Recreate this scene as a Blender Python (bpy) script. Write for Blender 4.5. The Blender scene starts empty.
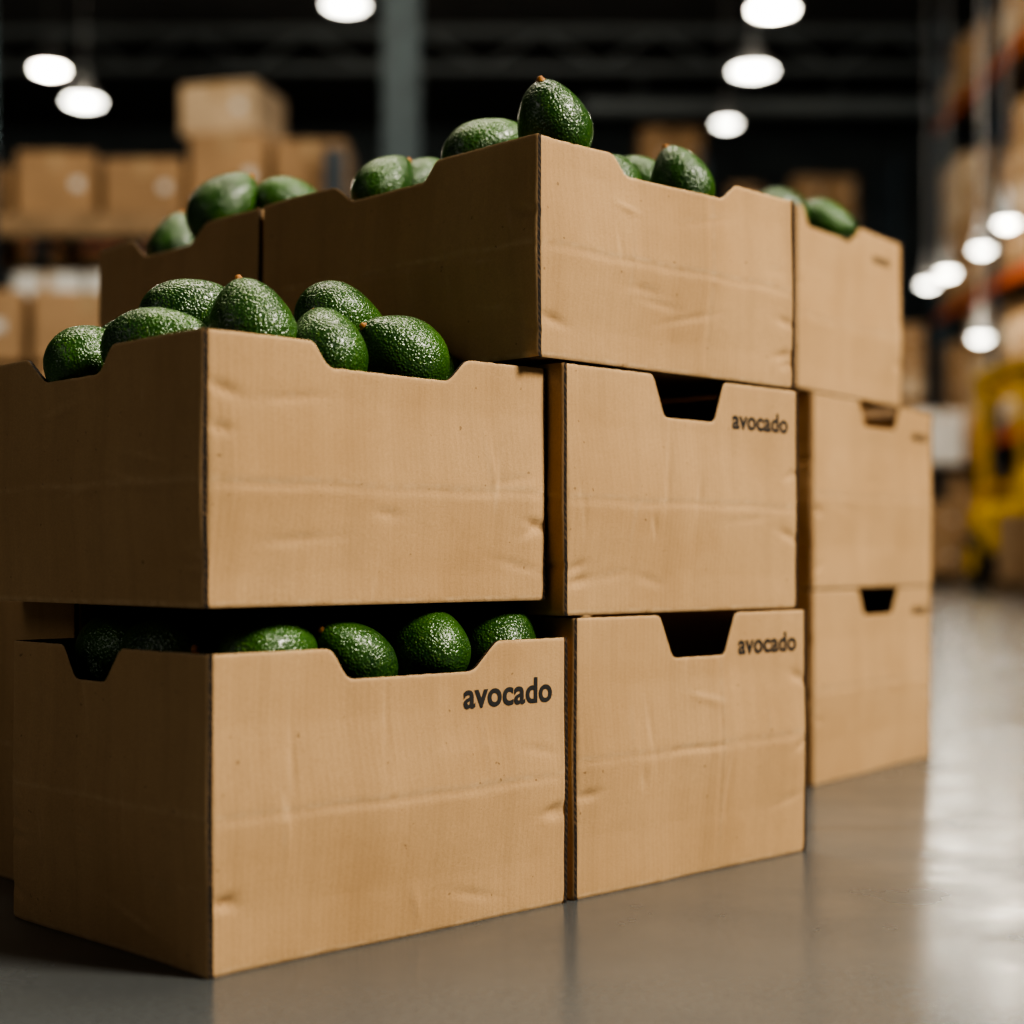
import bpy, math, random
from mathutils import Vector, Matrix, noise, Euler
random.seed(7)
scene = bpy.context.scene
COL = scene.collection
try:
    scene.view_settings.view_transform='AgX'; scene.view_settings.look='AgX - High Contrast'
except Exception as e: print(e)

# ------------------------------------------------------------------ materials
def new_mat(name):
    m = bpy.data.materials.new(name); m.use_nodes = True
    nt = m.node_tree
    for n in list(nt.nodes): nt.nodes.remove(n)
    out = nt.nodes.new('ShaderNodeOutputMaterial')
    b = nt.nodes.new('ShaderNodeBsdfPrincipled')
    nt.links.new(b.outputs[0], out.inputs[0])
    return m, nt, b
def N(nt, t, **kw):
    n = nt.nodes.new(t)
    for k, v in kw.items():
        if hasattr(n, k): setattr(n, k, v)
        else: n.inputs[k].default_value = v
    return n
def noise_node(nt, vec, scale, detail=3, rough=0.5):
    n = nt.nodes.new('ShaderNodeTexNoise')
    n.inputs['Scale'].default_value = scale; n.inputs['Detail'].default_value = detail
    n.inputs['Roughness'].default_value = rough
    if vec is not None: nt.links.new(vec, n.inputs['Vector'])
    return n.outputs['Fac']
def maprange(nt, val, a, b, c, d):
    n = nt.nodes.new('ShaderNodeMapRange')
    nt.links.new(val, n.inputs[0])
    for i, x in zip((1,2,3,4), (a,b,c,d)): n.inputs[i].default_value = x
    return n.outputs[0]
def math_n(nt, op, a, b=None):
    n = nt.nodes.new('ShaderNodeMath'); n.operation = op
    for i, x in enumerate((a,b)):
        if x is None: continue
        if isinstance(x, (int,float)): n.inputs[i].default_value = x
        else: nt.links.new(x, n.inputs[i])
    return n.outputs[0]
def mix(nt, fac, a, b, mode='MIX'):
    n = nt.nodes.new('ShaderNodeMix'); n.data_type='RGBA'; n.blend_type = mode
    for sock, x in ((n.inputs[0],fac),(n.inputs[6],a),(n.inputs[7],b)):
        if isinstance(x,(int,float)): sock.default_value = x
        elif isinstance(x, tuple): sock.default_value = (*x,1) if len(x)==3 else x
        else: nt.links.new(x, sock)
    return n.outputs[2]
def simple(name, col, rough=0.5, metal=0.0, var=0.15, scale=6, emis=None, es=0):
    m, nt, b = new_mat(name)
    tc = N(nt,'ShaderNodeTexCoord')
    f = noise_node(nt, tc.outputs['Object'], scale, 4)
    f2 = maprange(nt, f, .3,.7, 0,1)
    c = mix(nt, f2, tuple(x*(1-var) for x in col), tuple(min(1,x*(1+var)) for x in col))
    nt.links.new(c, b.inputs['Base Color'])
    b.inputs['Roughness'].default_value = rough; b.inputs['Metallic'].default_value = metal
    if emis:
        b.inputs['Emission Color'].default_value = (*emis,1); b.inputs['Emission Strength'].default_value = es
    return m

def cardboard(name, base, dark):
    m, nt, b = new_mat(name)
    tc = N(nt,'ShaderNodeTexCoord'); o = tc.outputs['Object']
    sep = N(nt,'ShaderNodeSeparateXYZ'); nt.links.new(o, sep.inputs[0])
    xy = math_n(nt,'ADD',sep.outputs[0],sep.outputs[1])
    comb = N(nt,'ShaderNodeCombineXYZ')
    nt.links.new(math_n(nt,'MULTIPLY',xy,60.0), comb.inputs[0]); nt.links.new(math_n(nt,'MULTIPLY',sep.outputs[2],2.5), comb.inputs[2])
    streak = noise_node(nt, comb.outputs[0], 1.0, 3)
    inf = N(nt,'ShaderNodeObjectInfo')
    off = N(nt,'ShaderNodeVectorMath'); off.operation='ADD'; nt.links.new(o,off.inputs[0]); nt.links.new(inf.outputs['Location'],off.inputs[1])
    big = noise_node(nt, off.outputs[0], 7, 5, .6)
    stain = noise_node(nt, off.outputs[0], 14, 5, .7)
    fib = noise_node(nt, o, 600, 3, .7)
    c = mix(nt, maprange(nt,big,.3,.7,0,1), dark, base)
    c = mix(nt, maprange(nt,stain,.52,.75,0,.35), c, tuple(x*.70 for x in dark))
    c = mix(nt, maprange(nt,streak,.35,.75,0,.24), c, tuple(x*.72 for x in dark))
    c = mix(nt, maprange(nt,fib,.3,.7,0,.34), c, tuple(x*.6 for x in dark))
    at = N(nt,'ShaderNodeAttribute'); at.attribute_name='wear'
    wn = math_n(nt,'MULTIPLY', at.outputs['Fac'], maprange(nt, noise_node(nt,o,90,3), .3,.65,.1,1))
    c = mix(nt, math_n(nt,'MULTIPLY',wn,.6), c, (.66,.47,.29))
    sp = maprange(nt, noise_node(nt,o,160,1), .76,.79,0,.55)
    c = mix(nt, sp, c, (.14,.08,.04))
    nt.links.new(c, b.inputs['Base Color'])
    b.inputs['Roughness'].default_value = .78
    b.inputs['Specular IOR Level'].default_value = .22
    fl = math_n(nt,'SINE', math_n(nt,'MULTIPLY',xy, 2*math.pi/.0065))
    h = math_n(nt,'ADD', math_n(nt,'MULTIPLY',fl,.12), math_n(nt,'MULTIPLY',fib,.9))
    h = math_n(nt,'ADD', h, math_n(nt,'MULTIPLY', noise_node(nt,o,40,4), 1.6))
    bp = N(nt,'ShaderNodeBump'); bp.inputs['Strength'].default_value=.6; bp.inputs['Distance'].default_value=.0008
    nt.links.new(h,bp.inputs['Height']); nt.links.new(bp.outputs[0], b.inputs['Normal'])
    return m
M_CARD = cardboard('kraft_cardboard', (.545,.350,.182), (.445,.275,.135))
def edge_mat():
    m, nt, b = new_mat('corrugated_edge')
    tc = N(nt,'ShaderNodeTexCoord'); o=tc.outputs['Object']
    sep = N(nt,'ShaderNodeSeparateXYZ'); nt.links.new(o, sep.inputs[0])
    s = math_n(nt,'ADD', math_n(nt,'ADD',sep.outputs[0],sep.outputs[1]), sep.outputs[2])
    w = math_n(nt,'SINE', math_n(nt,'MULTIPLY',s,2*math.pi/.006))
    w = math_n(nt,'ADD', w, maprange(nt,noise_node(nt,o,120,2),.3,.7,-.9,.9))
    c = mix(nt, maprange(nt,w,-.1,1.6,0,1), (.008,.005,.003), (.10,.058,.028))
    nt.links.new(c,b.inputs['Base Color']); b.inputs['Roughness'].default_value=.9
    return m
M_EDGE = edge_mat()
M_INK = simple('black_print_ink', (.018,.016,.015), .7, var=.2, scale=80)

def avocado_mat():
    m, nt, b = new_mat('avocado_skin')
    tc = N(nt,'ShaderNodeTexCoord'); o=tc.outputs['Object']
    v = N(nt,'ShaderNodeTexVoronoi'); v.feature='SMOOTH_F1'; v.inputs['Scale'].default_value=430; nt.links.new(o,v.inputs['Vector'])
    v.inputs['Smoothness'].default_value=.6
    big = noise_node(nt,o,18,3)
    peb = maprange(nt,v.outputs['Distance'],.15,.65,1,0)
    base = mix(nt, maprange(nt,big,.35,.68,0,1), (.009,.036,.008), (.034,.100,.014))
    c = mix(nt, math_n(nt,'MULTIPLY',peb,.40), base, (.080,.175,.026))
    spk = maprange(nt, noise_node(nt,o,460,2), .62,.70,0,.42)
    c = mix(nt, spk, c, (.22,.32,.08))
    nt.links.new(c,b.inputs['Base Color'])
    b.inputs['Roughness'].default_value=.30
    b.inputs['Specular IOR Level'].default_value=.6
    h = math_n(nt,'ADD', peb, math_n(nt,'MULTIPLY',noise_node(nt,o,170,3),1.1))
    bp=N(nt,'ShaderNodeBump'); bp.inputs['Strength'].default_value=.7; bp.inputs['Distance'].default_value=.0008
    nt.links.new(h,bp.inputs['Height']); nt.links.new(bp.outputs[0],b.inputs['Normal'])
    return m
M_AVO = avocado_mat()
M_STEM = simple('avocado_stem', (.36,.15,.035), .7, scale=200, var=.4)

def floor_mat():
    m, nt, b = new_mat('polished_concrete')
    tc = N(nt,'ShaderNodeTexCoord'); o=tc.outputs['Object']
    big = noise_node(nt,o,.9,5,.6); mid=noise_node(nt,o,7,4,.55); fine=noise_node(nt,o,160,3,.7)
    c = mix(nt, maprange(nt,big,.3,.7,0,1), (.066,.074,.078), (.098,.107,.110))
    c = mix(nt, maprange(nt,mid,.35,.75,0,.35), c, (.050,.056,.058))
    c = mix(nt, maprange(nt,fine,.35,.7,0,.30), c, (.16,.168,.17))
    sep = N(nt,'ShaderNodeSeparateXYZ'); nt.links.new(o,sep.inputs[0])
    def joint(coord, off, per, wid):
        p = math_n(nt,'PINGPONG', math_n(nt,'ADD',coord,off), per/2)
        return maprange(nt,p,0,wid,1,0)
    j = math_n(nt,'MAXIMUM', joint(sep.outputs[1],12-1.85+3.6,3.6,.006), joint(sep.outputs[0],-2.3,4.2,.006))
    c = mix(nt, math_n(nt,'MULTIPLY',j,.75), c, (.02,.02,.02))
    nt.links.new(c,b.inputs['Base Color'])
    r = maprange(nt, mid, .3,.75,.17,.30)
    nt.links.new(r,b.inputs['Roughness'])
    b.inputs['Specular IOR Level'].default_value=.5
    bp=N(nt,'ShaderNodeBump'); bp.inputs['Strength'].default_value=.15; bp.inputs['Distance'].default_value=.002
    h = math_n(nt,'SUBTRACT', math_n(nt,'ADD', math_n(nt,'MULTIPLY',big,.6), math_n(nt,'MULTIPLY',fine,.03)), j)
    nt.links.new(h,bp.inputs['Height']); nt.links.new(bp.outputs[0],b.inputs['Normal'])
    return m
M_FLOOR = floor_mat()
M_WALL = simple('painted_metal_cladding', (.10,.125,.135), .7, scale=1.2)
M_CEIL = simple('dark_roof_deck', (.09,.09,.088), .8, scale=2)
M_STEEL = simple('grey_blue_steel', (.10,.14,.16), .45, .2)
M_DKSTEEL = simple('dark_blue_rack_steel', (.035,.055,.075), .45, .2)
M_TRUSS = simple('galvanised_truss_steel', (.22,.25,.26), .5, .2)
M_ORANGE = simple('orange_rack_beam', (.40,.085,.03), .45)
M_WOOD = simple('pallet_wood', (.26,.175,.10), .8, scale=12, var=.3)
M_CART = simple('carton_kraft', (.34,.215,.115), .8, scale=3, var=.2)
M_CART2 = simple('carton_kraft_light', (.48,.36,.24), .8, scale=3, var=.15)
M_TAPE = simple('packing_tape', (.40,.28,.16), .3, scale=5)
M_WHITE = simple('white_wrap', (.66,.66,.64), .45, scale=4, var=.1)
M_YEL = simple('yellow_paint', (.62,.38,.02), .4)
M_BLK = simple('black_rubber', (.015,.015,.015), .7)
M_LAMP = simple('lamp_diffuser', (.9,.9,.85), .4, emis=(1.0,.96,.84), es=18)
M_HOUS = simple('lamp_housing', (.25,.25,.25), .4, .6)

# ------------------------------------------------------------------ mesh builder
class MB:
    def __init__(s): s.v=[]; s.f=[]; s.m=[]; s.sm=[]; s.w={}
    def add(s, verts, faces, mat=0, smooth=False, wear=None):
        o=len(s.v); s.v.extend(verts)
        for f in faces: s.f.append(tuple(i+o for i in f)); s.m.append(mat); s.sm.append(smooth)
        if wear is not None:
            for i,x in enumerate(wear): s.w[o+i]=x
    def box(s, c, size, mat=0, rot=0, bev=0.0, tilt=None):
        hx,hy,hz=[x/2 for x in size]
        R = Matrix.Rotation(rot,3,'Z') if tilt is None else tilt
        C = Vector(c)
        b=min(bev,hx*.4,hy*.4,hz*.4)
        if b<=0:
            vs=[C+R@Vector((x,y,z)) for x in(-hx,hx) for y in(-hy,hy) for z in(-hz,hz)]
            fs=[(0,1,3,2),(4,6,7,5),(0,4,5,1),(2,3,7,6),(0,2,6,4),(1,5,7,3)]
            s.add(vs,fs,mat); return
        vs=[];idx={}
        for sx in(-1,1):
            for sy in(-1,1):
                for sz in(-1,1):
                    for k,(dx,dy,dz) in enumerate(((0,b,b),(b,0,b),(b,b,0))):
                        idx[(sx,sy,sz,k)]=len(vs)
                        vs.append(C+R@Vector((sx*(hx-dx),sy*(hy-dy),sz*(hz-dz))))
        fs=[]
        for q in(-1,1):
            fs.append([idx[(q,a,c2,0)] for a,c2 in((-1,-1),(1,-1),(1,1),(-1,1))])
            fs.append([idx[(a,q,c2,1)] for a,c2 in((-1,-1),(1,-1),(1,1),(-1,1))])
            fs.append([idx[(a,c2,q,2)] for a,c2 in((-1,-1),(1,-1),(1,1),(-1,1))])
        for a in(-1,1):
            for c2 in(-1,1):
                fs.append([idx[(a,c2,-1,0)],idx[(a,c2,1,0)],idx[(a,c2,1,1)],idx[(a,c2,-1,1)]])
                fs.append([idx[(a,-1,c2,0)],idx[(a,1,c2,0)],idx[(a,1,c2,2)],idx[(a,-1,c2,2)]])
                fs.append([idx[(-1,a,c2,1)],idx[(1,a,c2,1)],idx[(1,a,c2,2)],idx[(-1,a,c2,2)]])
                for d in(-1,1): fs.append([idx[(a,c2,d,k)] for k in range(3)])
        s.add(vs,fs,mat)
    def rev(s, prof, c, n=24, mat=0, smooth=True, axis=Vector((0,0,1)), caps=True):
        q = Vector((0,0,1)).rotation_difference(axis.normalized()); C=Vector(c)
        vs=[];fs=[]
        for r,z in prof:
            for j in range(n):
                t=2*math.pi*j/n; vs.append(C+q@Vector((r*math.cos(t),r*math.sin(t),z)))
        for i in range(len(prof)-1):
            for j in range(n):
                fs.append((i*n+j,i*n+(j+1)%n,(i+1)*n+(j+1)%n,(i+1)*n+j))
        s.add(vs,fs,mat,smooth)
        if caps:
            s.add([vs[j] for j in range(n)],[tuple(range(n-1,-1,-1))],mat)
            s.add([vs[-n+j] for j in range(n)],[tuple(range(n))],mat)
    def obj(s, name, mats, M=None, fixn=True):
        me=bpy.data.meshes.new(name); me.from_pydata([tuple(v) for v in s.v],[],s.f)
        for m in mats: me.materials.append(m)
        me.polygons.foreach_set('material_index',s.m); me.polygons.foreach_set('use_smooth',s.sm)
        if s.w:
            a=me.attributes.new('wear','FLOAT','POINT')
            a.data.foreach_set('value',[s.w.get(i,0.0) for i in range(len(s.v))])
        me.update()
        if fixn:
            import bmesh
            bm=bmesh.new(); bm.from_mesh(me); bmesh.ops.recalc_face_normals(bm,faces=bm.faces); bm.to_mesh(me); bm.free()
        o=bpy.data.objects.new(name,me); COL.objects.link(o)
        if M is not None: o.matrix_world=M
        return o
def recentre(o):
    vs=o.data.vertices
    xs=[v.co.x for v in vs];ys=[v.co.y for v in vs];zs=[v.co.z for v in vs]
    c=Vector(((min(xs)+max(xs))/2,(min(ys)+max(ys))/2,min(zs)))
    o.data.transform(Matrix.Translation(-c)); o.location=c

# ------------------------------------------------------------------ avocado boxes
# stack frame: x runs along the labelled faces, y along the end faces
TH = math.radians(44.3)
Rs = Matrix.Rotation(TH,4,'Z')
ORG = Vector((-.225,1.18,0))
STACK = Matrix.Translation(ORG) @ Rs
T = .004

def smooth_profile(pts, r=.006):
    out=[pts[0]]
    for i in range(1,len(pts)-1):
        p0,p,p1=Vector(pts[i-1]),Vector(pts[i]),Vector(pts[i+1])
        a=(p0-p); b=(p1-p); ra=min(r,a.length*.45); rb=min(r,b.length*.45)
        A=p+a.normalized()*ra; B=p+b.normalized()*rb
        for k in range(5):
            t=k/4; q=(1-t)**2*A+2*t*(1-t)*p+t*t*B
            out.append((q.x,q.y))
    out.append(pts[-1]); return out
def prof_eval(pts,s):
    for (a,za),(b,zb) in zip(pts,pts[1:]):
        if s<=b or (b,zb)==pts[-1]:
            return za if b-a<1e-9 else za+(zb-za)*min(1,max(0,(s-a)/(b-a)))
    return pts[-1][1]

def make_disp(L,H,seed,amp,crease_z,vcrease,calm):
    rnd=random.Random(seed)
    dents=[]
    for k in range(8):
        dents.append((rnd.uniform(.05,.95)*L, crease_z+rnd.gauss(0,.025) if rnd.random()<.6 else rnd.uniform(.1,.95)*H,
                      rnd.uniform(-.25,.25)+(math.pi/2 if rnd.random()<.5 else 0), rnd.uniform(.010,.038), rnd.uniform(.0008,.0017)*rnd.choice((1,-1,-1)), rnd.uniform(.0024,.0042)))
    for k in range(4): # edge damage
        dents.append((rnd.choice((.008,L-.008)), rnd.uniform(.1,.8)*H, rnd.uniform(-.4,.4), rnd.uniform(.010,.022), -.004, .004))
    def d(s,z):
        nx=noise.noise(Vector((s*5+seed*3.1,z*5,seed)))*amp
        nx+=noise.noise(Vector((s*22+seed,z*7,seed+5)))*amp*.17
        wear=0
        wob=noise.noise(Vector((s*14,seed,0)))*.003
        zz=z-crease_z-wob
        amt=.7+.5*noise.noise(Vector((s*9,seed,3)))
        g=math.exp(-(zz/.0030)**2)*amt
        nx-=.0020*g; wear+=.8*math.exp(-((zz-.0035)/.0022)**2)*amt
        nx+=.0045*max(0,1-abs(zz)/.07)*(.6+.4*amt)
        if vcrease:
            xx=s-vcrease-noise.noise(Vector((z*10,seed,7)))*.003
            fade=min(1,max(0,(z)/.05))
            nx-=.0020*math.exp(-(xx/.003)**2)*fade; wear+=.35*math.exp(-((xx-.003)/.0022)**2)*fade
            nx+=.0040*max(0,1-abs(xx)/.06)*fade
        for (a,b,th,ln,dp,w) in dents:
            ds=s-a; dz=z-b
            u=ds*math.cos(th)+dz*math.sin(th); v=-ds*math.sin(th)+dz*math.cos(th)
            if abs(u)<ln*2.2 and abs(v)<w*3:
                e=math.exp(-(u/ln)**2-(v/w)**2); nx+=dp*e
                wear+=.35*math.exp(-(u/ln)**2-((v-w)/(w*.6))**2)
        if calm and calm[0]<s<calm[1] and z>calm[2]: wear*=.2
        if calm:
            ex=max(calm[0]-s,s-calm[1],calm[2]-z,0); nx*=.25+.75*min(1,ex/.03)
        e=min(s,L-s); k=min(1,e/.02); nx*=.25+.75*k
        if e<.003: nx-=.0012*(1-e/.003)**2; wear=max(wear,.5)
        if z<.004: nx-=.0014*(1-z/.004)**2; wear=max(wear,.6)
        return nx, min(1,wear)
    return d

def panel(mb,O,U,Nn,L,prof,seed,res,disp,ends=(True,True)):
    O=Vector(O);U=Vector(U);Nn=Vector(Nn)
    prof=smooth_profile(prof)
    H=max(z for _,z in prof)
    ss=set(); n=max(2,int(L/res))
    for i in range(n+1): ss.add(round(L*i/n,5))
    for a,_ in prof: ss.add(round(a,5))
    if res<.006:
        for e in(.001,.002,.003): ss.add(e); ss.add(round(L-e,5))
    ss=sorted(ss); nv=max(2,int(H/res))
    zs=[i/nv for i in range(nv+1)]
    if res<.006: zs=sorted(set(zs+[.004,.009,.995]))
    nv=len(zs)-1
    outer=[];inner=[];wear=[]
    for s in ss:
        top=prof_eval(prof,s)+noise.noise(Vector((s*120,seed,1)))*.0005
        for q in zs:
            z=q*top; d,w=disp(s,z)
            ev=max(0,1-(top-z)/.0025); w=max(w,.8*ev); d-=.0008*ev*ev
            p=O+U*s+Vector((0,0,z))+Nn*d
            outer.append(p); inner.append(p-Nn*(T-(.0008*ev*ev))); wear.append(w)
    m=nv+1; F=[]
    for i in range(len(ss)-1):
        for j in range(nv): F.append((i*m+j,(i+1)*m+j,(i+1)*m+j+1,i*m+j+1))
    mb.add(outer,F,0,True,wear); mb.add(inner,[f[::-1] for f in F],0,True)
    for j in(0,nv):
        vs=[];f=[]
        for i in range(len(ss)): vs+= [outer[i*m+j],inner[i*m+j]]
        for i in range(len(ss)-1): f.append((2*i,2*i+1,2*i+3,2*i+2) if j else (2*i,2*i+2,2*i+3,2*i+1))
        mb.add(vs,f,1)
    for i in(0,len(ss)-1):
        vs=[];f=[]
        for j in range(m): vs+=[outer[i*m+j],inner[i*m+j]]
        for j in range(m-1): f.append((2*j,2*j+1,2*j+3,2*j+2))
        mb.add(vs,f,1)

def text_mesh(parent, O,U,Nn,s0,s1,z0,h,disp):
    cu=bpy.data.curves.new('txt','FONT'); cu.body='avocado'; cu.size=1; cu.offset=.026; cu.space_character=1.03; cu.resolution_u=6
    to=bpy.data.objects.new('txt',cu); COL.objects.link(to)
    dg=bpy.context.evaluated_depsgraph_get(); dg.update()
    me=bpy.data.meshes.new_from_object(to.evaluated_get(dg))
    bpy.data.objects.remove(to)
    xs=[v.co.x for v in me.vertices]; ys=[v.co.y for v in me.vertices]
    x0,x1,y0,y1=min(xs),max(xs),min(ys),max(ys)
    for v in me.vertices:
        s=s0+(v.co.x-x0)/(x1-x0)*(s1-s0); z=z0+(v.co.y-y0)/(y1-y0)*h
        d,_=disp(s,z); v.co=Vector(O)+Vector(U)*s+Vector((0,0,z))+Vector(Nn)*(d+.0004)
    me.materials.append(M_INK); me.update()
    o=bpy.data.objects.new('printed_label',me); COL.objects.link(o); o.parent=parent
    return o

def notch(L,H,n):
    if not n: return [(0,H),(L,H)]
    a,b,c,d,dep=n
    return [(0,H),(a,H),(b,H-dep),(c,H-dep),(d,H),(L,H)]

def avo_box(x,y,z,W,D,H,front=None,left=None,label=None,rot=0,seed=1,vis=True,cz=None,vc=None):
    mb=MB()
    res=.0031 if vis else .012
    cz=cz if cz is not None else H*.52
    calm=(label[0]-.01,label[1]+.01,label[2]-.006) if label else None
    df=make_disp(W-2*T,H,seed,.0055,cz,vc,calm)
    dl=make_disp(D,H,seed+50,.0045,cz,None,None)
    flat=make_disp(W,H,seed+80,.002,cz,None,None)
    panel(mb,(T+.0006,0.0004,0),(1,0,0),(0,-1,0),W-2*T-.0012,notch(W-2*T,H,front),seed,res,df)
    panel(mb,(0,0,0),(0,1,0),(-1,0,0),D,notch(D,H,left),seed+1,res,dl)
    panel(mb,(T,D,0),(1,0,0),(0,1,0),W-2*T,notch(W-2*T,H,front),seed+2,.012,flat)
    panel(mb,(W,0,0),(0,1,0),(1,0,0),D,notch(D,H,left),seed+3,.012,dl)
    mb.box((W/2,D/2,.0045),(W-2*T-.004,D-2*T-.004,.006),0)
    mb.box((W/2,T+.035,.010),(W-2*T-.006,.06,.004),0); mb.box((W/2,D-T-.035,.010),(W-2*T-.006,.06,.004),0)
    M=STACK@Matrix.Translation((x,y,z))@Matrix.Rotation(rot,4,'Z')
    o=mb.obj('avocado_box',[M_CARD,M_EDGE],M,fixn=False)
    if label: text_mesh(o,(T+.0006,0.0004,0),(1,0,0),(0,-1,0),label[0]-T,label[1]-T,label[2],label[3],df)
    return o

BX={}
def B(key,*a,**k): BX[key]=(a,k.get('rot',0)); return avo_box(*a,**k)
B('A',0,0,0,.386,.30,.240,front=(.113,.130,.264,.292,.025),left=(.122,.146,.193,.212,.028),label=(.256,.364,.183,.023),seed=21,cz=.115)
B('B',.008,.018,.2735,.369,.40,.2105,front=(.098,.113,.247,.268,.020),left=(.130,.152,.241,.270,.022),seed=2,cz=.095)
B('D',.392,0,0,.362,.31,.257,front=(.1165,.136,.214,.234,.042),label=(.242,.342,.2138,.021),seed=3,cz=.125,vc=.205)
B('E',.379,0,.2595,.360,.39,.229,front=(.122,.137,.213,.229,.041),label=(.246,.340,.183,.020),seed=4,cz=.105)
B('F',.3465,0.001,.4915,.388,.415,.1985,front=(.097,.114,.253,.280,.019),left=(.136,.152,.265,.290,.018),seed=5,cz=.10,vc=.235)
B('G',.3465,.425,.4915,.384,.335,.1985,left=(.10,.131,.227,.255,.022),seed=6,cz=.10)
B('L',.07,.322,0,.38,.42,.272,seed=7,cz=.13)
B('N',.46,.322,0,.37,.42,.262,seed=8,vis=False)
B('M',.385,.415,.2745,.37,.37,.2155,seed=9,vis=False)
R9=math.radians(9.2)
B('H1',1.156,.276,0,.425,.36,.268,front=(.149,.168,.263,.286,.038),label=(.345,.405,.226,.016),rot=R9,seed=10,cz=.13)
B('H2',1.156,.276,.270,.430,.36,.270,front=(.149,.168,.263,.286,.036),label=(.345,.405,.224,.016),rot=R9,seed=11,cz=.13,vc=.25)
B('H3',1.107,.268,.542,.358,.36,.247,front=(.02,.04,.165,.200,.024),label=(.25,.31,.205,.014),rot=R9,seed=12,cz=.10)

# ------------------------------------------------------------------ avocados
def add_avo(mb,c,axis,L=.098,W=.072,n=36,seed=0,stem=True,spin=0):
    axis=Vector(axis).normalized(); C=Vector(c)
    q=Vector((0,0,1)).rotation_difference(axis)
    m=max(8,int(n*.7)); vs=[];fs=[]
    for i in range(m+1):
        th=math.pi*i/m; cz=math.cos(th)
        k=1-.19*cz-.06*cz*cz
        for j in range(n):
            ph=2*math.pi*j/n
            p=Vector((W/2*math.sin(th)*k*math.cos(ph),W/2*math.sin(th)*k*math.sin(ph),L/2*cz))
            p*=1+.05*noise.noise(p*26+Vector((seed*7.3,seed,0)))+ (.009*noise.noise(p*170+Vector((seed,0,0))) if n>30 else 0)
            vs.append(C+q@p)
    for i in range(m):
        for j in range(n): fs.append((i*n+j,(i+1)*n+j,(i+1)*n+(j+1)%n,i*n+(j+1)%n))
    mb.add(vs,fs,0,True)
    if stem:
        t=C+axis*(L/2-.0025)
        mb.rev([(.0048,0),(.0044,.002),(.0030,.0034),(.0026,.005),(.001,.0055)],t,12,1,True,axis)
PILES={
'B':[((-.098,1.400,.488),(-.55,-.45,.42),.090,.074),((-.157,1.350,.486),(-.2,.3,.6),.084,.068),((-.155,1.455,.527),(.5,.2,-.15),.088,.066),
     ((-.217,1.335,.503),(-.25,.05,.9),.088,.074),((-.290,1.42,.529),(.75,.1,.35),.086,.062),((-.296,1.328,.490),(.8,-.05,.15),.092,.060),
     ((-.368,1.385,.483),(.5,.3,.3),.076,.062),((-.235,1.41,.505),(.3,.6,.2),.095,.068),((-.345,1.47,.500),(.3,.6,.2),.095,.068),((-.08,1.48,.48),(.3,.6,.2),.09,.066),((-.23,1.53,.50),(.8,.6,.2),.095,.068)],
'A':[((-.012,1.462,.233),(.3,.5,.5),.090,.072),((-.074,1.392,.2345),(-.1,.2,.9),.076,.074),((-.131,1.331,.228),(-.5,-.45,.5),.084,.058),
     ((-.196,1.295,.233),(.7,.5,.1),.086,.068),((-.283,1.312,.232),(.5,-.5,.1),.086,.066),((-.338,1.372,.232),(.5,-.6,.1),.086,.066),((-.350,1.362,.215),(-.2,.3,.6),.06,.048),
     ((-.215,1.37,.232),(.3,.8,.1),.09,.066),((-.13,1.42,.230),(.6,.5,.1),.09,.068),((-.27,1.42,.230),(.3,.8,.1),.09,.066),((-.19,1.47,.231),(.3,.8,.1),.09,.068)],
'F':[((.039,1.51,.721),(-.15,-.2,.45),.086,.070),((-.026,1.572,.713),(.75,.1,.32),.090,.060),((-.131,1.64,.694),(.5,.3,.6),.080,.056),((-.098,1.67,.703),(.5,.3,.4),.080,.050),
     ((.172,1.632,.693),(-.3,-.1,.7),.080,.064),((.128,1.69,.709),(-.7,.1,.2),.084,.058),((.05,1.62,.695),(.6,.5,.1),.09,.068),((.10,1.60,.685),(.2,.8,.2),.085,.06),((.02,1.70,.69),(.6,.5,.1),.09,.068)],
'G':[((-.330,1.835,.713),(.5,0,.6),.096,.074),((-.262,1.85,.727),(.7,.2,.1),.078,.052),((-.405,1.925,.686),(.1,.2,.8),.090,.062),((-.26,1.93,.70),(.7,.5,.1),.09,.066)],
'H3':[((.447,2.285,.790),(.7,-.2,-.25),.092,.066),((.385,2.27,.805),(.7,.2,-.15),.092,.062),((.43,2.36,.80),(.5,.5,.1),.095,.062)],
}
def fill(mb,key):
    (x,y,z,W,D,H)=BX[key][0][:6]
    M=STACK@Matrix.Translation((x,y,z))@Matrix.Rotation(BX[key][1],4,'Z')
    zc=.050
    while zc<H-.058:
        nx=int((W-.03)/.092); ny=int((D-.03)/.072)
        for i in range(nx):
            for j in range(ny):
                px=.015+(i+.5)*(W-.03)/nx+random.uniform(-.003,.003); py=.015+(j+.5)*(D-.03)/ny
                ax=Matrix.Rotation(BX[key][1]+TH,3,'Z')@Vector((random.choice((-1,1)),random.uniform(-.15,.15),random.uniform(-.15,.15)))
                add_avo(mb,M@Vector((px,py,zc)),ax,.090,.068,14,random.random()*50,False)
        zc+=.060
for key,lst in PILES.items():
    mb=MB()
    for i,(c,a,L,W) in enumerate(lst): add_avo(mb,c,a,L,W,44,i*3.7+ord(key[0]),L>.07)
    fill(mb,key)
    o=mb.obj('avocado_pile',[M_AVO,M_STEM],fixn=False); recentre(o)

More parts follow.
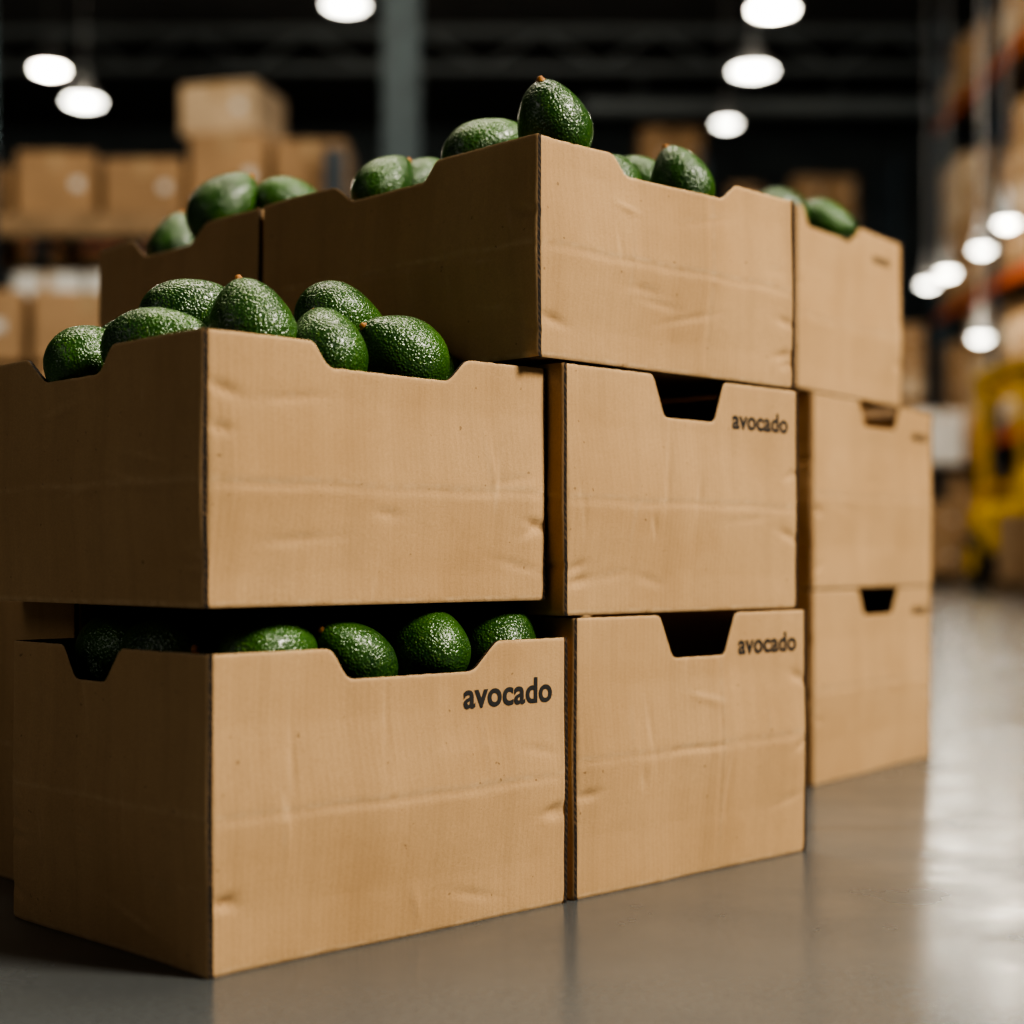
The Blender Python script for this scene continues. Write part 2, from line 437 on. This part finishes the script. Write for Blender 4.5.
# ------------------------------------------------------------------ warehouse shell
CH=9.5
def slab(name,c,size,mat):
    mb=MB(); mb.box((0,0,0),size,0); o=mb.obj(name,[mat]); o.location=c; return o
slab('floor',(0,12,-.1),(28,44,.2),M_FLOOR)
def clad(name,length,height,mat,M):
    mb=MB(); n=int(length/.5)
    mb.box((0,0,height/2),(length,.1,height),0)
    for i in range(n): mb.box((-length/2+.25+i*.5,-.07,height/2),(.16,.05,height),0,bev=.02)
    return mb.obj(name,[mat],M)
clad('wall_back',28,CH,M_WALL,Matrix.Translation((0,34.1,0)))
clad('wall_front',28,CH,M_WALL,Matrix.Translation((0,-10.1,0))@Matrix.Rotation(math.pi,4,'Z'))
clad('wall_left',44,CH,M_WALL,Matrix.Translation((-14.1,12,0))@Matrix.Rotation(math.pi/2,4,'Z'))
clad('wall_right',44,CH,M_WALL,Matrix.Translation((14.1,12,0))@Matrix.Rotation(-math.pi/2,4,'Z'))
slab('ceiling',(0,12,CH+.1),(28.2,44.2,.2),M_CEIL)
for Y in (9,15,21,27.5):
    mb=MB(); zt,zb=CH-.12,CH-.75
    mb.box((0,0,zt),(27.6,.14,.14),0); mb.box((0,0,zb),(27.6,.14,.12),0)
    for i in range(27):
        x0=-13.5+i; a=math.atan2(zt-zb,1)*(1 if i%2 else -1)
        mb.box((x0+.5,0,(zt+zb)/2),(1.15,.06,.06),0,tilt=Matrix.Rotation(-a,3,'Y'))
    o=mb.obj('roof_truss',[M_TRUSS]); o.location=(0,Y,0)
for (X,Y) in ((-.86,12.5),(7.3,27.2),(-7,21)):
    mb=MB(); w=.28; hh=CH-.85
    mb.box((0,-w/2,hh/2),(w,.025,hh),0); mb.box((0,w/2,hh/2),(w,.025,hh),0); mb.box((0,0,hh/2),(.02,w,hh),0); mb.box((0,0,.012),(.45,.45,.024),0)
    for sx in(-.17,.17):
        for sy in(-.17,.17): mb.rev([(.015,0),(.015,.05)],(sx,sy,.02),8,0,False)
    o=mb.obj('steel_column',[M_STEEL]); o.location=(X,Y,0)
mb=MB(); mb.rev([(.16,0),(.16,12)],(0,0,0),20,0,True,Vector((1,0,0)))
for i in range(7): mb.box((1+i*1.7,0,.35),(.03,.03,.5),0); mb.rev([(.175,0),(.175,.05)],(1+i*1.7,0,0),20,0,False,Vector((1,0,0)))
o=mb.obj('ceiling_duct',[M_TRUSS]); o.location=(1.2,27.5,CH-1.4)

def bay(X,Y,z,r=.32,power=120):
    mb=MB()
    mb.rev([(r,0),(r*1.02,.02),(r*.8,.14),(r*.4,.22),(r*.35,.36),(.03,.38)],(0,0,0),28,1,True,caps=False)
    mb.rev([(r*.97,.012),(r*.5,-.03),(.001,-.05)],(0,0,0),28,0,True,caps=False)
    mb.rev([(.010,.37),(.010,CH-z-.002)],(0,0,0),8,1)
    o=mb.obj('high_bay_lamp',[M_LAMP,M_HOUS],fixn=False); o.location=(X,Y,z)
    if power:
        l=bpy.data.lights.new('bay_light','POINT'); l.energy=power; l.color=(1,.9,.74); l.shadow_soft_size=.25
        lo=bpy.data.objects.new('bay_light',l); COL.objects.link(lo); lo.parent=o; lo.location=(0,0,-.35)
for X,Y,z,p,r in ((-1.8,17.3,6.3,0,.22),(-5.75,19.9,6.4,360,.20),(-5.7,21.3,6.4,0,.24),(2.82,17.3,6.25,340,.24),(2.98,19.8,6.35,0,.26),(2.95,22.0,6.3,0,.16)):
    bay(X,Y,z,r,p)
for X,Y,z,p in ((5.2,16.8,3.84,60),(5.2,17.7,3.74,0),(5.2,19.1,3.73,60),(5.2,20.0,3.75,0),(5.2,17.75,2.77,0)):
    bay(X,Y,z,.12,p)

def carton(mb,c,size,rot=0,mat=0):
    mb.box(c,size,mat,rot,bev=.012)
    R=Matrix.Rotation(rot,3,'Z'); C=Vector(c)
    mb.box(C+R@Vector((0,0,size[2]/2+.001)),(size[0]*.99,.06,.004),1,rot)
    mb.box(C+R@Vector((0,-size[1]/2-.001,size[2]/2-.05)),(.06,.004,.10),1,rot)
    mb.box(C+R@Vector((size[0]*.28,-size[1]/2-.002,0)),(size[0]*.12,.004,size[2]*.14),2,rot)
def pallet(mb,c,rot=0,mat=3,sx=1.1,sy=1.0):
    R=Matrix.Rotation(rot,3,'Z'); C=Vector(c)
    for i in range(7): mb.box(C+R@Vector((0,-sy/2+.05+i*(sy-.1)/6,.133)),(sx,.095,.022),mat,rot)
    for x in(-1,0,1):
        for yy in(-1,0,1): mb.box(C+R@Vector((x*(sx/2-.06),yy*(sy/2-.06),.075)),(.1,.1,.09),mat,rot)
        mb.box(C+R@Vector((x*(sx/2-.06),0,.015)),(.1,sy,.022),mat,rot)
CM=[M_CART,M_TAPE,M_WHITE,M_WOOD,M_CART2]
def rack(name,O,ang,bays,bayw,depth,levels,height,beam=None):
    mb=MB()
    for i in range(bays+1):
        for y in(0,depth):
            mb.box((i*bayw,y,height/2),(.10,.08,height),0); mb.box((i*bayw,y,.006),(.16,.14,.012),0)
        k=0; z=.2
        while z<height-.6:
            a=math.atan2(.6,depth)*(1 if k%2 else -1)
            mb.box((i*bayw,depth/2,z+.3),(.03,math.hypot(depth,.6),.04),0,tilt=Matrix.Rotation(a,3,'X')); z+=.6;k+=1
    for zl in levels:
        for i in range(bays):
            for y in(0,depth): mb.box(((i+.5)*bayw,y,zl-.06),(bayw-.1,.05,.12),1)
            for q in range(5): mb.box(((i+.5)*bayw-bayw*.4+q*bayw*.2,depth/2,zl+.005),(.12,depth+.02,.02),2)
    M=Matrix.Translation(O)@Matrix.Rotation(ang,4,'Z')
    return mb.obj(name,[M_DKSTEEL,beam or M_ORANGE,M_WOOD],M)
def load(O,ang,items,parent=None):
    mb=MB()
    for it in items:
        if it[0]=='p': pallet(mb,it[1:4])
        else: carton(mb,(it[1],it[2],it[3]+it[6]/2),(it[4],it[5],it[6]),it[7] if len(it)>7 else 0,it[8] if len(it)>8 else 0)
    if parent:
        o=mb.obj('shelved_cartons',CM); o.parent=parent; return o
    return mb.obj('stacked_cartons',CM,Matrix.Translation(O)@Matrix.Rotation(ang,4,'Z'))
def rnd_stack(x0,x1,y0,y1,z,hmax,layers,seed,lightp=.2):
    r=random.Random(seed); out=[]
    out.append(('p',(x0+x1)/2,(y0+y1)/2,z))
    z+=.146
    for l in range(layers):
        h=hmax/layers-.012; n=2
        for i in range(n):
            for j in range(n):
                if l==layers-1 and r.random()<.3: continue
                w=(x1-x0)/n; d=(y1-y0)/n
                out.append(('c',x0+w*(i+.5),y0+d*(j+.5),z,w-.02,d-.02,h-r.uniform(0,.05),r.uniform(-.05,.05),4 if r.random()<lightp else 0))
        z+=h+.004
    return out
# right rack: runs away from the viewer
rk=rack('pallet_rack',(6.15,23.2,0),-math.pi/2,3,2.8,1.05,(1.9,3.85,6.6),8.2)
its=[]
for b in range(3):
    for k in range(2):
        x=b*2.8+.12+k*1.33
        its+=rnd_stack(x,x+1.15,.03,1.03,0,1.4,3,b*7+k)
        its+=rnd_stack(x,x+1.15,.03,1.03,1.92,1.3+.3*random.random(),3,b*5+k+40)
        its+=rnd_stack(x,x+1.15,.03,1.03,3.87,1.7+.6*random.random(),4,b*5+k+60)
        its+=rnd_stack(x,x+1.15,.03,1.03,6.62,.7+.4*random.random(),2,b*3+k+80)
load(None,0,its,rk)
# left rack: faces the viewer
rk=rack('pallet_rack',(-4.9,9.0,0),0,2,1.95,1.05,(1.25,2.25),2.62,M_WOOD)
its=[]
for b in range(2):
    for k in range(2):
        x=b*1.95+.1+k*.9
        r=random.Random(b*10+k)
        for lvl,hh in ((.0,.9),(1.27,.72)):
            z=lvl
            for l in range(2):
                for i in range(2):
                    mt = 2 if (lvl>1 and l==1 and b==1 and k==0) else (4 if r.random()<.3 else 0)
                    its.append(('c',x+.21+i*.42,.35,z,.40,.55,hh/2-.02-r.uniform(0,.04),r.uniform(-.06,.06),mt))
                z+=hh/2
its+=[('c',.35,.4,2.27,.55,.5,.40,.05,0),('c',1.0,.4,2.27,.55,.5,.44,-.04,0),
      ('c',1.75,.4,2.27,.5,.5,.30,.03,0),('c',2.28,.4,2.27,.45,.5,.38,.03,0),('c',2.80,.4,2.27,.46,.5,.34,-.05,0),('c',3.27,.4,2.27,.44,.5,.48,.02,0),('c',3.74,.42,2.27,.42,.45,.46,.0,0),
      ('c',3.26,.42,2.76,.48,.45,.30,-.25,4)]
load(None,0,its,rk)
load((-2.2,7.5,0),.15,rnd_stack(-.5,.5,-.5,.5,0,1.40,4,301,.1))
load((-3.5,7.4,0),-.1,rnd_stack(-.5,.5,-.5,.5,0,1.7,4,302,.6))
# far rack across the back
rk=rack('pallet_rack',(-9,25,0),0,5,3.0,1.1,(2.6,5.2),6.6)
its=[]
for b in range(5):
    for k in range(2):
        x=b*3.0+.15+k*1.42
        if random.random()<.85: its+=rnd_stack(x,x+1.15,.03,1.05,0,1.5,3,b*9+k)
        if random.random()<.75: its+=rnd_stack(x,x+1.15,.03,1.05,2.62,1.3,3,b*9+k+200)
for x0,h in ((9.3+1.7,1.75),(9.3+3.1,.85),(13.4,1.0),(.4,.8),(3.4,.9)):
    its+=rnd_stack(x0,x0+1.0,.03,1.05,5.22,h,2,int(x0*10),0)
load(None,0,its,rk)
# pallets with cartons + white wrapped goods on the right aisle
load((5.25,19.3,0),.05,rnd_stack(-.5,.5,-.5,.5,0,1.3,3,511,.1)+[('c',-.2,-.1,1.45,.55,.5,.62,.05,2),('c',.3,.2,1.45,.4,.5,.6,0,0)])
load((5.3,23.0,0),.05,rnd_stack(-.5,.5,-.5,.5,0,1.9,4,512,.1)+rnd_stack(-.5,.5,-.5,.5,2.06,1.5,4,513,.1))
load((4.7,13.4,0),.04,rnd_stack(-.5,.5,-.5,.5,0,.62,1,515,0))

def forklift(X,Y,ang):
    mb=MB()
    mb.box((0,0,.62),(1.7,1.05,.55),0,bev=.08); mb.box((-.75,0,.95),(.55,1.0,.55),0,bev=.12)
    mb.box((.05,0,1.0),(.5,.5,.14),1,bev=.04); mb.box((-.2,0,1.28),(.12,.5,.5),1,bev=.04)
    for sx,sy in((-.75,-.46),(-.75,.46),(.62,-.46),(.62,.46)):
        mb.box((sx*.95,sy,1.65),(.07,.07,1.1),0)
    mb.box((-.05,0,2.2),(1.5,1.05,.06),0)
    for q in range(6): mb.box((-.65+q*.25,0,2.25),(.05,1.0,.04),1)
    for sx in(-.6,.6):
        for sy in(-.47,.47):
            mb.rev([(.14,-.1),(.29,-.1),(.31,-.07),(.31,.07),(.29,.1),(.14,.1)],(sx,sy,.31),24,1,False,Vector((0,1,0)))
            mb.rev([(.15,-.11),(.15,.11)],(sx,sy,.31),16,0,False,Vector((0,1,0)))
    for sy in(-.33,.33): mb.box((.98,sy,1.15),(.1,.1,2.1),0); mb.box((1.45,sy*.75,.12),(.9,.12,.045),1)
    for z in(.3,1.1,2.1): mb.box((.98,0,z),(.08,.7,.1),0)
    mb.box((1.04,0,.45),(.05,.85,.4),1); mb.rev([(.02,0),(.02,.35)],(.35,0,1.0),8,1,True,Vector((.5,0,1)))
    mb.rev([(.17,0),(.18,.015),(.17,.03)],(.52,0,1.3),20,1,True,Vector((.5,0,1)))
    return mb.obj('forklift',[M_YEL,M_BLK],Matrix.Translation((X,Y,0))@Matrix.Rotation(ang,4,'Z'))
forklift(5.40,16.2,math.radians(90))

# ------------------------------------------------------------------ light
def area(name,loc,target,size,power,col):
    l=bpy.data.lights.new(name,'AREA'); l.shape='RECTANGLE'; l.size=size[0]; l.size_y=size[1]; l.energy=power; l.color=col
    o=bpy.data.objects.new(name,l); COL.objects.link(o); o.location=loc
    o.rotation_euler=(Vector(target)-Vector(loc)).to_track_quat('-Z','Y').to_euler(); return o
area('added_soft_key',(4.0,-.1,4.2),(0,1.6,.3),(1.3,1.3),560,(1,.93,.80))  # added soft key from upper right front; the roof has no skylight
area('overhead_fill',(.2,3.2,5.5),(0,2.0,0),(3,1.2),200,(1,.90,.74))  # unseen fill added above the stack, no strip fitting modelled
area('left_face_fill',(-5,-2,3.2),(0,1.6,.3),(2.5,2.5),38,(1,.95,.88))  # weak fill added for the left faces; no dock door exists
area('aisle_fill',(1.0,13,8.2),(5,18,1),(3,3),330,(1,.93,.82))  # added background fill, set where the stack hides its floor reflection
area('left_rack_fill',(-3,6.0,6.8),(-3,9,1.5),(3,2),200,(1,.88,.7))  # unseen fill added to brighten the left rack cartons, no fixture
w=bpy.data.worlds.new('World'); scene.world=w; w.use_nodes=True
w.node_tree.nodes['Background'].inputs[0].default_value=(.5,.5,.5,1); w.node_tree.nodes['Background'].inputs[1].default_value=.3

cam=bpy.data.cameras.new('camera'); co=bpy.data.objects.new('camera',cam); COL.objects.link(co)
co.location=(0,0,.31); co.rotation_euler=(math.radians(90),0,0)
cam.lens=56.25; cam.sensor_width=36; cam.shift_y=48/1024
cam.dof.use_dof=True; cam.dof.focus_distance=1.40; cam.dof.aperture_fstop=2.45
cam.clip_start=.05; cam.clip_end=100
scene.camera=co
